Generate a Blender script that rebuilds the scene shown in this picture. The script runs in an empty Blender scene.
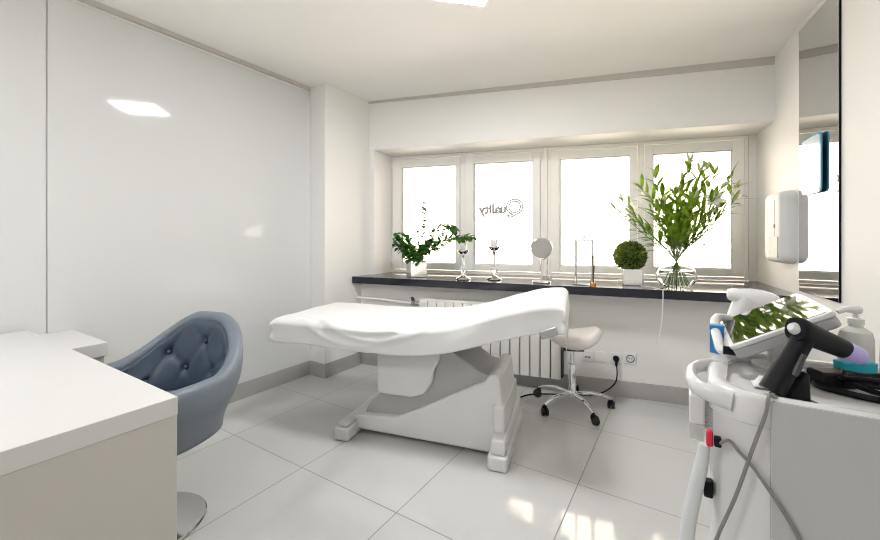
import bpy, bmesh, math, random
from mathutils import Vector, Matrix, noise
random.seed(7)
PI = math.pi
sc = bpy.context.scene
COL = sc.collection

# ------------------------------------------------------------------ materials
def mat(name, col, rough=0.5, metal=0.0, spec=0.5, var=0.03, scale=6.0, bump=0.0, bscale=60.0,
        coat=0.0, trans=0.0, ior=1.45, alpha=1.0, sheen=0.0, emit=None, es=0.0, sss=0.0):
    m = bpy.data.materials.new(name); m.use_nodes = True
    nt = m.node_tree; b = nt.nodes['Principled BSDF']
    b.inputs['Roughness'].default_value = rough
    b.inputs['Metallic'].default_value = metal
    b.inputs['Specular IOR Level'].default_value = spec
    b.inputs['IOR'].default_value = ior
    b.inputs['Coat Weight'].default_value = coat
    b.inputs['Coat Roughness'].default_value = 0.04
    b.inputs['Transmission Weight'].default_value = trans
    b.inputs['Alpha'].default_value = alpha
    b.inputs['Sheen Weight'].default_value = sheen
    if sss:
        b.inputs['Subsurface Weight'].default_value = sss
        b.inputs['Subsurface Scale'].default_value = 0.02
    if emit:
        b.inputs['Emission Color'].default_value = (*emit, 1)
        b.inputs['Emission Strength'].default_value = es
    tc = nt.nodes.new('ShaderNodeTexCoord')
    n = nt.nodes.new('ShaderNodeTexNoise'); n.inputs['Scale'].default_value = scale
    n.inputs['Detail'].default_value = 3.0
    nt.links.new(tc.outputs['Object'], n.inputs['Vector'])
    r = nt.nodes.new('ShaderNodeValToRGB')
    lo = [max(0, c * (1 - var)) for c in col]; hi = [min(1, c * (1 + var)) for c in col]
    r.color_ramp.elements[0].position = 0.3; r.color_ramp.elements[1].position = 0.7
    r.color_ramp.elements[0].color = (*lo, 1); r.color_ramp.elements[1].color = (*hi, 1)
    nt.links.new(n.outputs['Fac'], r.inputs['Fac'])
    nt.links.new(r.outputs['Color'], b.inputs['Base Color'])
    if bump:
        n2 = nt.nodes.new('ShaderNodeTexNoise'); n2.inputs['Scale'].default_value = bscale
        nt.links.new(tc.outputs['Object'], n2.inputs['Vector'])
        bp = nt.nodes.new('ShaderNodeBump'); bp.inputs['Strength'].default_value = bump
        bp.inputs['Distance'].default_value = 0.004
        nt.links.new(n2.outputs['Fac'], bp.inputs['Height'])
        nt.links.new(bp.outputs['Normal'], b.inputs['Normal'])
    return m

def floor_mat(tx, ty, ts):
    m = mat('glossy_floor_tile', (0.57, 0.57, 0.56), rough=0.07, spec=0.9, var=0.025, scale=1.3)
    nt = m.node_tree; b = nt.nodes['Principled BSDF']
    src = b.inputs['Base Color'].links[0].from_socket
    tc = nt.nodes.new('ShaderNodeTexCoord'); sp = nt.nodes.new('ShaderNodeSeparateXYZ')
    nt.links.new(tc.outputs['Object'], sp.inputs[0])
    def M(op, a, bb=None):
        n = nt.nodes.new('ShaderNodeMath'); n.operation = op
        for i, v in enumerate((a, bb)):
            if v is None: continue
            if isinstance(v, (int, float)): n.inputs[i].default_value = v
            else: nt.links.new(v, n.inputs[i])
        return n.outputs[0]
    ds = []
    for o, t0 in ((sp.outputs[0], tx), (sp.outputs[1], ty)):
        f = M('FRACT', M('DIVIDE', M('SUBTRACT', o, t0 - 50 * ts), ts))
        d = M('MULTIPLY', M('MINIMUM', f, M('SUBTRACT', 1.0, f)), ts)
        ds.append(d)
    g = M('LESS_THAN', M('MINIMUM', ds[0], ds[1]), 0.0022)
    mx = nt.nodes.new('ShaderNodeMix'); mx.data_type = 'RGBA'
    nt.links.new(g, mx.inputs['Factor']); nt.links.new(src, mx.inputs['A'])
    mx.inputs['B'].default_value = (0.22, 0.215, 0.20, 1)
    nt.links.new(mx.outputs['Result'], b.inputs['Base Color'])
    rr = M('ADD', M('MULTIPLY', g, 0.5), 0.07); nt.links.new(rr, b.inputs['Roughness'])
    return m

def glass_pane_mat(name, tint=(1, 1, 1), refl=0.08):
    m = bpy.data.materials.new(name); m.use_nodes = True
    nt = m.node_tree; nt.nodes.clear()
    out = nt.nodes.new('ShaderNodeOutputMaterial'); mix = nt.nodes.new('ShaderNodeMixShader')
    t = nt.nodes.new('ShaderNodeBsdfTransparent'); t.inputs[0].default_value = (*tint, 1)
    g = nt.nodes.new('ShaderNodeBsdfGlossy'); g.inputs['Roughness'].default_value = 0.02
    lw = nt.nodes.new('ShaderNodeFresnel'); lw.inputs['IOR'].default_value = 1.45
    n = nt.nodes.new('ShaderNodeTexNoise'); n.inputs['Scale'].default_value = 2.0
    bp = nt.nodes.new('ShaderNodeBump'); bp.inputs['Strength'].default_value = 0.02
    nt.links.new(n.outputs['Fac'], bp.inputs['Height']); nt.links.new(bp.outputs['Normal'], g.inputs['Normal'])
    nt.links.new(lw.outputs[0], mix.inputs[0]); nt.links.new(t.outputs[0], mix.inputs[1])
    nt.links.new(g.outputs[0], mix.inputs[2]); nt.links.new(mix.outputs[0], out.inputs[0])
    return m

def leaf_mat(name, c1, c2, trl=0.35):
    m = bpy.data.materials.new(name); m.use_nodes = True
    nt = m.node_tree; b = nt.nodes['Principled BSDF']; out = nt.nodes['Material Output']
    tc = nt.nodes.new('ShaderNodeTexCoord')
    n = nt.nodes.new('ShaderNodeTexNoise'); n.inputs['Scale'].default_value = 14
    nt.links.new(tc.outputs['Object'], n.inputs['Vector'])
    r = nt.nodes.new('ShaderNodeValToRGB'); r.color_ramp.elements[0].position = 0.35; r.color_ramp.elements[1].position = 0.65
    r.color_ramp.elements[0].color = (*c1, 1); r.color_ramp.elements[1].color = (*c2, 1)
    nt.links.new(n.outputs['Fac'], r.inputs['Fac']); nt.links.new(r.outputs['Color'], b.inputs['Base Color'])
    b.inputs['Roughness'].default_value = 0.4
    t = nt.nodes.new('ShaderNodeBsdfTranslucent'); nt.links.new(r.outputs['Color'], t.inputs['Color'])
    mx = nt.nodes.new('ShaderNodeMixShader'); mx.inputs[0].default_value = trl
    nt.links.new(b.outputs[0], mx.inputs[1]); nt.links.new(t.outputs[0], mx.inputs[2])
    nt.links.new(mx.outputs[0], out.inputs[0])
    return m

M_wall = mat('white_wall_paint', (0.83, 0.82, 0.80), 0.55, var=0.012, scale=2, bump=0.05, bscale=120)
M_ceil = mat('white_ceiling_paint', (0.88, 0.865, 0.84), 0.7, var=0.012, scale=2)
M_panel = mat('back_painted_glass', (0.68, 0.69, 0.685), 0.06, spec=0.5, var=0.008, scale=1.5)
M_strip = mat('taupe_wall_top_strip', (0.56, 0.53, 0.50), 0.6)
M_base = mat('grey_skirting_tile', (0.40, 0.39, 0.375), 0.15, var=0.05, scale=3)
M_sill = mat('black_polished_stone', (0.012, 0.013, 0.024), 0.09, spec=0.6, var=0.06, scale=20)
M_frame = mat('white_window_pvc', (0.90, 0.88, 0.85), 0.3, var=0.01)
M_gap = mat('dark_gasket', (0.10, 0.10, 0.10), 0.6)
M_pane = glass_pane_mat('window_glass')
M_letter = mat('grey_window_lettering', (0.52, 0.52, 0.53), 0.5)
M_floor = floor_mat(-2.3127, 1.3321, 0.6246)
M_sheet = mat('white_cotton_sheet', (0.74, 0.74, 0.745), 0.85, var=0.01, sheen=0.2, bump=0.08, bscale=300)
M_bedw = mat('white_bed_plastic', (0.68, 0.68, 0.675), 0.3, var=0.015)
M_vinyl = mat('white_vinyl', (0.78, 0.78, 0.77), 0.4, var=0.02)
M_dgrey = mat('dark_grey_plastic', (0.05, 0.05, 0.055), 0.4)
M_mgrey = mat('mid_grey_metal', (0.42, 0.42, 0.42), 0.35, metal=0.5)
M_chrome = mat('chrome', (0.82, 0.82, 0.83), 0.06, metal=1.0, var=0.02)
M_black = mat('black_plastic', (0.006, 0.0065, 0.009), 0.45, spec=0.2, var=0.1)
M_rubber = mat('black_rubber', (0.02, 0.02, 0.02), 0.6)
M_stool = mat('pale_blush_vinyl', (0.78, 0.73, 0.71), 0.35, var=0.02)
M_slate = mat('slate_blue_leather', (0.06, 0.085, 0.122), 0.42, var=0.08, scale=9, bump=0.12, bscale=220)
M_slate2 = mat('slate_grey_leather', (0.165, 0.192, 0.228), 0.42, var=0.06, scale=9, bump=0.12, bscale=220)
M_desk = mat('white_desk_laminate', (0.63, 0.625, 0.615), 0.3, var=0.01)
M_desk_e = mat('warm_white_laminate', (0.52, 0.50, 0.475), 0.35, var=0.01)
M_rad = mat('white_radiator_enamel', (0.83, 0.82, 0.79), 0.3, var=0.01)
M_slot = mat('radiator_gap_painted_shade', (0.05, 0.05, 0.05), 0.7)
M_socket = mat('white_socket_plastic', (0.82, 0.82, 0.81), 0.3, var=0.01)
M_mirror = mat('silvered_mirror', (0.66, 0.66, 0.66), 0.015, metal=1.0, var=0.004)
M_bluegl = mat('blue_glass_edge', (0.09, 0.32, 0.50), 0.15, spec=0.6)
M_frost = mat('pale_frosted_glass', (0.70, 0.80, 0.88), 0.12, spec=0.6, coat=0.5)
M_disp = mat('white_dispenser_plastic', (0.70, 0.70, 0.70), 0.5, spec=0.3, var=0.01)
M_dispw = mat('grey_translucent_plastic', (0.36, 0.37, 0.38), 0.4, spec=0.3)
M_ceram = mat('mirror_cube_pot', (0.85, 0.85, 0.84), 0.10, metal=0.9, var=0.02)
M_glass = mat('clear_glass', (.97, .99, .98), 0.0, trans=1.0, ior=1.5, var=0.0)
M_water = mat('vase_water', (0.93, 0.97, 0.92), 0.0, trans=1.0, ior=1.2, var=0.0)
M_leafd = leaf_mat('deep_green_leaf', (0.03, 0.15, 0.02), (0.16, 0.40, 0.05), 0.45)
M_leafp = leaf_mat('pale_olive_leaf', (0.09, 0.12, 0.04), (0.20, 0.23, 0.09), 0.3)
M_leafl = leaf_mat('lily_green_leaf', (0.20, 0.38, 0.03), (0.56, 0.70, 0.10), 0.6)
M_leafb = leaf_mat('boxwood_leaf', (0.06, 0.12, 0.02), (0.26, 0.30, 0.06), 0.25)
M_core = mat('boxwood_core', (0.035, 0.075, 0.012), 0.8, var=0.3, scale=30)
M_stem = mat('green_stem', (0.16, 0.26, 0.06), 0.5)
M_bark = mat('brown_twig', (0.22, 0.16, 0.09), 0.6)
M_petal = leaf_mat('white_lily_petal', (0.82, 0.80, 0.74), (0.90, 0.89, 0.85), 0.4)
M_bud = leaf_mat('pale_lily_bud', (0.45, 0.52, 0.22), (0.72, 0.70, 0.42), 0.3)
M_candle = mat('frosted_candle_cup', (0.80, 0.81, 0.82), 0.12, trans=0.5, ior=1.4, var=0.0)
M_shade = mat('cream_lamp_shade', (0.95, 0.92, 0.80), 0.8, emit=(1.0, 0.93, 0.72), es=1.4)
M_amber = mat('amber_oil', (0.75, 0.22, 0.03), 0.1, spec=0.6)
M_reed = mat('dark_reed', (0.09, 0.06, 0.04), 0.6)
M_white = mat('white_machine_shell', (0.66, 0.66, 0.66), 0.22, var=0.01, coat=0.2)
M_greyp = mat('grey_grip_and_panel_shade', (0.44, 0.445, 0.45), 0.25, var=0.01)
M_shell = mat('monitor_shell_shade_grey', (0.36, 0.365, 0.38), 0.3)  # grey puts the shade on the monitor's sides into the colour
M_screen = mat('black_glass_screen', (0.01, 0.012, 0.01), 0.02, spec=1.0, ior=1.6, coat=1.0, var=0.0)
M_lav = mat('lavender_tip', (0.42, 0.36, 0.72), 0.35)
M_cable = mat('grey_cable', (0.21, 0.205, 0.19), 0.45)
M_hose = mat('pale_grey_hose', (0.58, 0.60, 0.62), 0.4)
M_red = mat('red_clip', (0.65, 0.02, 0.05), 0.35)
M_blue = mat('blue_carton', (0.02, 0.22, 0.55), 0.4, var=0.05)
M_cyan = mat('turquoise_box', (0.02, 0.42, 0.55), 0.35, var=0.05)
M_btl = mat('milky_bottle_plastic', (0.80, 0.81, 0.78), 0.15, trans=0.3, var=0.01)
M_peach = mat('peach_bottle', (0.80, 0.62, 0.50), 0.3)
M_brown = mat('brown_cap', (0.20, 0.11, 0.05), 0.4)
M_wcable = mat('white_cable', (0.85, 0.85, 0.84), 0.4)
M_lamp = mat('lit_diffuser', (1, 1, 1), 0.5, emit=(0.97, 0.985, 1.0), es=26.0, var=0.0)

# ------------------------------------------------------------------ mesh builder
class MB:
    def __init__(s): s.bm = bmesh.new()
    def _grid(s, rows, cu=False, cv=False):
        vs = [[s.bm.verts.new(p) for p in r] for r in rows]
        n = len(vs); m = len(vs[0])
        for i in range(n if cu else n - 1):
            for j in range(m if cv else m - 1):
                a, b = vs[i][j], vs[(i + 1) % n][j]; c, d = vs[(i + 1) % n][(j + 1) % m], vs[i][(j + 1) % m]
                q = []
                for v in (a, b, c, d):
                    if v not in q: q.append(v)
                if len(q) >= 3:
                    try: s.bm.faces.new(q)
                    except ValueError: pass
        return vs
    def prism(s, poly, z0, z1, axis='z'):
        def P(p, h):
            if axis == 'z': return Vector((p[0], p[1], h))
            if axis == 'y': return Vector((p[0], h, p[1]))
            return Vector((h, p[0], p[1]))
        a = [s.bm.verts.new(P(p, z0)) for p in poly]; b = [s.bm.verts.new(P(p, z1)) for p in poly]
        n = len(poly)
        s.bm.faces.new(a[::-1]); s.bm.faces.new(b)
        for i in range(n): s.bm.faces.new((a[i], a[(i + 1) % n], b[(i + 1) % n], b[i]))
        return s
    def box(s, x0, x1, y0, y1, z0, z1, M=None):
        v = []
        for z in (z0, z1):
            for x, y in ((x0, y0), (x1, y0), (x1, y1), (x0, y1)):
                p = Vector((x, y, z)); v.append(s.bm.verts.new(M @ p if M else p))
        for f in ((3, 2, 1, 0), (4, 5, 6, 7), (0, 1, 5, 4), (1, 2, 6, 5), (2, 3, 7, 6), (3, 0, 4, 7)):
            s.bm.faces.new([v[i] for i in f])
        return s
    def lathe(s, prof, c=(0, 0, 0), seg=32, M=None, close=False):
        rows = []
        for i in range(seg):
            a = 2 * PI * i / seg; r = []
            for rad, z in prof:
                p = Vector((rad * math.cos(a), rad * math.sin(a), z))
                if M: p = M @ p
                r.append(p + Vector(c))
            rows.append(r)
        s._grid(rows, cu=True, cv=close)
        bmesh.ops.remove_doubles(s.bm, verts=s.bm.verts, dist=1e-6)
        return s
    def tube(s, pts, r, seg=8, smooth=4, cap=True, flat=1.0):
        pts = [Vector(p) for p in pts]
        rad = r if isinstance(r, (list, tuple)) else [r] * len(pts)
        if smooth > 1 and len(pts) > 2:
            P, Rr = [], []
            for i in range(len(pts) - 1):
                p0 = pts[max(i - 1, 0)]; p1 = pts[i]; p2 = pts[i + 1]; p3 = pts[min(i + 2, len(pts) - 1)]
                for k in range(smooth):
                    t = k / smooth
                    P.append(0.5 * ((2 * p1) + (p2 - p0) * t + (2 * p0 - 5 * p1 + 4 * p2 - p3) * t * t + (3 * p1 - p0 - 3 * p2 + p3) * t ** 3))
                    Rr.append(rad[i] * (1 - t) + rad[i + 1] * t)
            P.append(pts[-1]); Rr.append(rad[-1]); pts, rad = P, Rr
        t0 = (pts[1] - pts[0]).normalized()
        up = Vector((0, 0, 1)) if abs(t0.z) < 0.9 else Vector((1, 0, 0))
        nrm = (up - t0 * up.dot(t0)).normalized(); rows = []
        for i, p in enumerate(pts):
            t = (pts[min(i + 1, len(pts) - 1)] - pts[max(i - 1, 0)]).normalized()
            nrm = (nrm - t * nrm.dot(t)).normalized(); bn = t.cross(nrm)
            rows.append([p + (nrm * math.cos(2 * PI * k / seg) * flat + bn * math.sin(2 * PI * k / seg)) * rad[i] for k in range(seg)])
        vs = s._grid(rows, cv=True)
        if cap:
            try: s.bm.faces.new(vs[0][::-1]); s.bm.faces.new(vs[-1])
            except ValueError: pass
        return s
    def sphere(s, c, r, seg=20, rings=12, sc3=(1, 1, 1), M=None):
        prof = [(max(1e-7, r * math.sin(PI * i / rings)), -r * math.cos(PI * i / rings)) for i in range(rings + 1)]
        T = Matrix.Diagonal((*sc3, 1))
        return s.lathe(prof, c, seg, (M @ T) if M else T)
    def leaf(s, base, d, up, L, W, droop=0.3, n=5, cup=0.15):
        d = Vector(d).normalized(); up = Vector(up)
        side = d.cross(up)
        if side.length < 1e-3: side = d.cross(Vector((1, 0.3, 0)))
        side.normalize(); up = side.cross(d).normalized()
        rows = []
        for i in range(n + 1):
            t = i / n
            w = W * (math.sin(PI * min(1, t * 0.97 + 0.03)) ** 0.75) * 0.5
            c = Vector(base) + d * (L * t) - up * (droop * L * t * t)
            rows.append([c - side * w + up * (cup * w), c, c + side * w + up * (cup * w)])
        s._grid(rows)
        return s
    def build(s, name, m, parent=None, bevel=0.0, seg=2, smooth=True, angle=35, world=False, subd=0, solid=0.0):
        bm = s.bm
        if world and parent is not None:
            Mx = (Matrix.Translation(parent.location) @ Matrix.Rotation(parent.rotation_euler.z, 4, 'Z')).inverted()
            bm.transform(Mx)
        bmesh.ops.recalc_face_normals(bm, faces=bm.faces)
        me = bpy.data.meshes.new(name); bm.to_mesh(me); bm.free()
        for mm in (m if isinstance(m, (list, tuple)) else [m]): me.materials.append(mm)
        if smooth:
            me.polygons.foreach_set('use_smooth', [True] * len(me.polygons))
            me.set_sharp_from_angle(angle=math.radians(angle))
        o = bpy.data.objects.new(name, me); COL.objects.link(o)
        if parent is not None: o.parent = parent
        if solid:
            md = o.modifiers.new('solid', 'SOLIDIFY'); md.thickness = solid; md.offset = 0
        if subd:
            md = o.modifiers.new('sub', 'SUBSURF'); md.levels = subd; md.render_levels = subd
        if bevel:
            md = o.modifiers.new('bev', 'BEVEL'); md.width = bevel; md.segments = seg; md.limit_method = 'ANGLE'
            md.angle_limit = math.radians(35); md.harden_normals = False
        return o

def thing(name, label, cat, loc=(0, 0, 0), rotz=0.0, group=None):
    o = bpy.data.objects.new(name, None); COL.objects.link(o)
    o.empty_display_size = 0.1
    o.location = loc; o.rotation_euler = (0, 0, rotz); o['label'] = label; o['category'] = cat
    if group: o['group'] = group
    return o
def tag(o, label, cat, group=None):
    o['label'] = label; o['category'] = cat
    if group: o['group'] = group
    return o
def struct(o, label=None):
    o['kind'] = 'structure'
    if label: o['label'] = label
    return o
def dup(root, loc, rotz, label, group=None):
    r = root.copy(); COL.objects.link(r); r.location = loc; r.rotation_euler = (0, 0, rotz); r['label'] = label
    if group: r['group'] = group
    for ch in list(root.children):
        c = ch.copy(); COL.objects.link(c); c.parent = r
        for g in list(ch.children):
            d = g.copy(); COL.objects.link(d); d.parent = c
    return r

# ------------------------------------------------------------------ setting
CZ = 2.52
up_w = lambda x: 3.55 + 0.275 * x      # upper back wall
win_w = lambda x: 3.96 + 0.29 * x      # window plane
low_w = lambda x: 3.30 + 0.22 * x      # wall under the sill
sill_f = lambda x: 3.075 + 0.182 * x   # front edge of the sill
rw = lambda y: 1.016 - 0.125 * y       # right wall
XL = -2.785
YR = -1.7

struct(MB().prism([(-3.1, YR - .2), (1.5, YR - .2), (1.5, 4.6), (-3.1, 4.6)], -0.1, 0.0).build('floor', M_floor, smooth=False))
struct(MB().prism([(-3.1, YR - .2), (1.5, YR - .2), (1.5, 4.6), (-3.1, 4.6)], CZ, CZ + 0.1).build('ceiling', M_ceil, smooth=False))
struct(MB().prism([(XL - .15, YR - .2), (XL - .012, YR - .2), (XL - .012, 3.6), (XL - .15, 3.6)], 0, CZ).build('wall_left', M_wall, smooth=False))
struct(MB().prism([(-3.0, YR), (1.5, YR), (1.5, YR - .15), (-3.0, YR - .15)], 0, CZ).build('wall_rear', M_wall, smooth=False))
struct(MB().prism([(rw(YR - .15), YR - .15), (rw(4.5), 4.5), (rw(4.5) + .2, 4.5), (rw(YR - .15) + .2, YR - .15)], 0, CZ).build('wall_right', M_wall, smooth=False))
# glossy glass panels on the left wall
YS = 0.617
struct(MB().box(XL - .012, XL, YS + .002, 2.284, 0.118, 2.47).build('trim_1', M_panel, bevel=0.001, seg=1), 'large glossy white glass wall panel beside the corner pillar')
struct(MB().box(XL - .012, XL, YR + .02, YS - .002, 0.118, 2.47).build('trim_2', M_panel, bevel=0.001, seg=1), 'glossy white glass wall panel beside the desk')
# corner pillar
PX = -2.60
struct(MB().prism([(XL - .012, 2.285), (PX, 2.285), (PX, 2.95), (XL - .012, 2.95)], 0, CZ).build('wall_corner', M_wall, smooth=False, bevel=0.004))
# back wall: one mesh with pier, lintel and parapet
b = MB()
b.prism([(-2.95, up_w(-2.6)), (-2.548, up_w(-2.548)), (-2.625, win_w(-2.625) + .08), (-2.95, win_w(-2.95) + .3)], 0.775, 2.05)
b.prism([(-2.95, up_w(-2.95)), (0.75, up_w(.75)), (0.75, win_w(.75) + .14), (-2.95, win_w(-2.95) + .14)], 2.048, CZ)
b.prism([(-2.95, low_w(-2.95)), (0.75, low_w(.75)), (0.75, win_w(.75) + .14), (-2.95, win_w(-2.95) + .14)], 0.0, 0.776)
b.prism([(.4475, win_w(.4475) + .001), (.75, win_w(.75) + .001), (.75, win_w(.75) + .14), (.4475, win_w(.4475) + .14)], 0.775, 2.05)
struct(b.build('wall_back', M_wall, smooth=False, bevel=0.006))
# sill
sx1 = 0.632
b = MB().prism([(PX + .001, sill_f(PX)), (sx1, sill_f(sx1)), (rw(3.75) - .002, 3.75), (rw(4.05) - .003, win_w(.5) - .02), (-2.60, win_w(-2.6) - .01), (-2.552, up_w(-2.55)), (PX + .001, up_w(PX) + .0)], 0.778, 0.84)
struct(b.build('trim_3', M_sill, bevel=0.004), 'polished black stone window sill')
# baseboards
struct(MB().box(XL - .012, XL + .006, YR, 2.285, 0, 0.12).build('baseboard_left', M_base, bevel=0.002))
struct(MB().prism([(XL, 2.273), (PX + .012, 2.273), (PX + .012, 2.715), (PX, 2.715), (PX, 2.285), (XL, 2.285)], 0, 0.12).build('baseboard_corner', M_base, bevel=0.002))
struct(MB().prism([(PX, low_w(PX) - .012), (0.62, low_w(.62) - .012), (0.62, low_w(.62)), (PX, low_w(PX))], 0, 0.12).build('baseboard_back', M_base, bevel=0.002))
struct(MB().prism([(rw(YR), YR), (rw(3.41), 3.41), (rw(3.41) - .012, 3.41), (rw(YR) - .012, YR)], 0, 0.12).build('baseboard_right', M_base, bevel=0.002))
# taupe strips along the wall tops, the back one taller towards the right
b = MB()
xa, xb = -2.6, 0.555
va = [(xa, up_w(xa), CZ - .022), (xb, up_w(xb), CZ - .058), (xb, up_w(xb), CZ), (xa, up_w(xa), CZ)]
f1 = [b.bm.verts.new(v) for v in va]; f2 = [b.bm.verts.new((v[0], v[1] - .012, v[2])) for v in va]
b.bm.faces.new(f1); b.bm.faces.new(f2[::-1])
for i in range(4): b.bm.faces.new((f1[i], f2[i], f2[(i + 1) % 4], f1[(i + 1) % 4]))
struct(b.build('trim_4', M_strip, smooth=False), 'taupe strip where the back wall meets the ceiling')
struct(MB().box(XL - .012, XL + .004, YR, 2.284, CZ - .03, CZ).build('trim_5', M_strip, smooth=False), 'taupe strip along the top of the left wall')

# windows -----------------------------------------------------------
def wp(x, off, z): return Vector((x, win_w(x) + off, z))
def wbox(b, x0, x1, o0, o1, z0, z1):
    vs = [b.bm.verts.new(wp(x, o, z)) for z in (z0, z1) for x, o in ((x0, o0), (x1, o0), (x1, o1), (x0, o1))]
    for f in ((3, 2, 1, 0), (4, 5, 6, 7), (0, 1, 5, 4), (1, 2, 6, 5), (2, 3, 7, 6), (3, 0, 4, 7)):
        b.bm.faces.new([vs[i] for i in f])
WZ0, WZ1 = 0.838, 2.047
wins = [(-2.622, -1.885, -2.506, -1.947), (-1.871, -1.135, -1.771, -1.223), (-1.085, -0.335, -0.987, -0.413), (-0.321, 0.438, -0.236, 0.335)]
GZ0, GZ1 = 0.935, 1.93
for i, (x0, x1, g0, g1) in enumerate(wins):
    w = bpy.data.objects.new('window_%d' % (i + 1), None); COL.objects.link(w)
    w.location = ((x0 + x1) / 2, win_w((x0 + x1) / 2), WZ0); struct(w)
    # fixed outer frame
    b = MB(); e = 0.018
    wbox(b, x0 - .007, x0 + e, 0.0, .07, WZ0, WZ1); wbox(b, x1 - e, x1 + .007, 0.0, .07, WZ0, WZ1)
    wbox(b, x0 + e, x1 - e, 0.0, .07, WZ0, WZ0 + .028); wbox(b, x0 + e, x1 - e, 0.0, .07, WZ1 - .03, WZ1)
    b.build('window_frame', M_frame, w, world=True, bevel=0.003)
    b = MB(); s0, s1, t0, t1 = x0 + e + .003, x1 - e - .003, WZ0 + .034, WZ1 - .036
    wbox(b, s0, g0, -.018, .05, t0, t1); wbox(b, g1, s1, -.018, .05, t0, t1)
    wbox(b, g0, g1, -.018, .05, t0, GZ0); wbox(b, g0, g1, -.018, .05, GZ1, t1)
    b.build('sash', M_frame, w, world=True, bevel=0.005)
    b = MB(); q = .006
    wbox(b, g0, g0 + q, -.004, .02, GZ0, GZ1); wbox(b, g1 - q, g1, -.004, .02, GZ0, GZ1)
    wbox(b, g0 + q, g1 - q, -.004, .02, GZ0, GZ0 + q); wbox(b, g0 + q, g1 - q, -.004, .02, GZ1 - q, GZ1)
    b.build('gasket', mat('light_gasket', (.45, .44, .43), .5) if i == 0 else bpy.data.materials['light_gasket'], w, world=True)
    b = MB(); wbox(b, g0 + .001, g1 - .001, .022, .026, GZ0 + .001, GZ1 - .001)
    pane = b.build('pane', M_pane, w, world=True, smooth=False)
    for hz in (0.93, 1.93):
        hx = (x0 + .016) if i in (0, 2) else (x1 - .016)
        b = MB(); c = wp(hx, -.016, hz)
        b.lathe([(1e-5, 0), (.006, 0), (.006, .055), (1e-5, .055)], c, 10)
        b.build('hinge', M_frame, w, world=True)
    if i == 1:
        cu = bpy.data.curves.new('lettering', 'FONT'); cu.body = 'uality'; cu.size = 0.13
        def text_mesh(body, size):
            cu = bpy.data.curves.new('lettering', 'FONT'); cu.body = body; cu.size = size
            cu.fill_mode = 'NONE'; cu.bevel_depth = 0.0075 if body == 'Q' else 0.0064; cu.bevel_resolution = 0; cu.resolution_u = 4
            t = bpy.data.objects.new('tmp', cu); COL.objects.link(t)
            bpy.context.view_layer.update()
            me = bpy.data.meshes.new_from_object(t.evaluated_get(bpy.context.evaluated_depsgraph_get()))
            bpy.data.objects.remove(t); return me
        ang = math.atan(.29)
        b = MB()
        for body, size, ox, oz in (('Q', .21, 0.0, 0.0), ('uality', .125, .165, .012)):
            me = text_mesh(body, size)
            tmp = bmesh.new(); tmp.from_mesh(me)
            T = Matrix.Translation(wp(-1.31, .012, 1.425)) @ Matrix.Rotation(ang, 4, 'Z') @ Matrix(((-1, 0, 0, -ox), (0, 0, 1, 0), (0, 1, 0, oz), (0, 0, 0, 1)))
            tmp.transform(T); m2 = bpy.data.meshes.new('t'); tmp.to_mesh(m2); tmp.free(); b.bm.from_mesh(m2)
        lo = b.build('lettering', M_letter, w, world=True, smooth=False)
# mullion posts between the sash frames
b = MB(); wbox(b, -1.127, -1.093, -.02, .08, WZ0, WZ1)
struct(b.build('trim_6', M_frame, bevel=0.004), 'central window mullion')

# ------------------------------------------------------------------ ceiling lights
def ceiling_light(label, cx, cy):
    t = thing('ceiling_light', label, 'ceiling light', (cx, cy, CZ), PI / 4)
    h = 0.20
    b = MB()
    for a in ((-h, h, -h, -h + .012), (-h, h, h - .012, h), (-h, -h + .012, -h + .012, h - .012), (h - .012, h, -h + .012, h - .012)):
        b.box(*a, -0.03, 0.0)
    b.build('frame', M_frame, t)
    MB().box(-h + .012, h - .012, -h + .012, h - .012, -0.027, -0.004).build('diffuser', M_lamp, t, smooth=False)
    return t
ceiling_light('square white ceiling light near the top edge, above the treatment bed', -0.95, 1.70)
ceiling_light('added square ceiling light, unseen behind the viewer, over the near end of the desk', -1.9, -0.95)  # lamp added out of view to fill the room with light

# ------------------------------------------------------------------ radiator
t = thing('radiator', 'white column radiator under the black window sill behind the bed', 'radiator', (-1.5, low_w(-1.5), 0))
rad = lambda x: 3.18 + 0.22 * x
ang = math.atan(.22); ca = math.cos(ang)
b = MB(); x = -0.80; n = 0; step = 0.0765
g = MB()
while x - step > -2.02:
    x0, x1 = x - step + .004, x - .004
    b.prism([(x0, rad(x0)), (x1, rad(x1)), (x1, rad(x1) + .075), (x0, rad(x0) + .075)], 0.11, 0.652)
    g.prism([(x - .004, rad(x) + .012), (x + .004, rad(x) + .012), (x + .004, rad(x) + .07), (x - .004, rad(x) + .07)], 0.12, 0.63)
    x -= step
xe = x
b.build('sections', M_rad, t, world=True, bevel=0.006)
g.build('gap_shade_strip', M_slot, t, world=True)  # dark strips paint the shade between the radiator sections
b = MB()
xx = -0.83
while xx > xe + .03:
    b.prism([(xx - .003, rad(xx) + .004), (xx + .003, rad(xx) + .004), (xx + .003, rad(xx) + .074), (xx - .003, rad(xx) + .074)], 0.653, 0.668); xx -= .0382
for o in (.002, .036, .07):
    b.prism([(xe, rad(xe) + o), (-0.80, rad(-.8) + o), (-0.80, rad(-.8) + o + .006), (xe, rad(xe) + o + .006)], 0.652, 0.670)
b.build('top_grille', M_rad, t, world=True)
b = MB(); b.tube([(xe + .01, rad(xe) + .04, .62), (xe - .12, rad(xe - .12) + .04, .62), (xe - .40, rad(xe - .4) + .045, .635), (PX + .003, rad(PX) + .05, .64)], 0.011, 10)
b.build('pipe', M_rad, t, world=True); b = MB(); b.tube([(xe + .01, rad(xe) + .04, .15), (xe - .12, rad(xe - .12) + .04, .15), (PX + .003, rad(PX) + .05, .15)], 0.011, 10)
b.build('pipe', M_rad, t, world=True)
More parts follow.
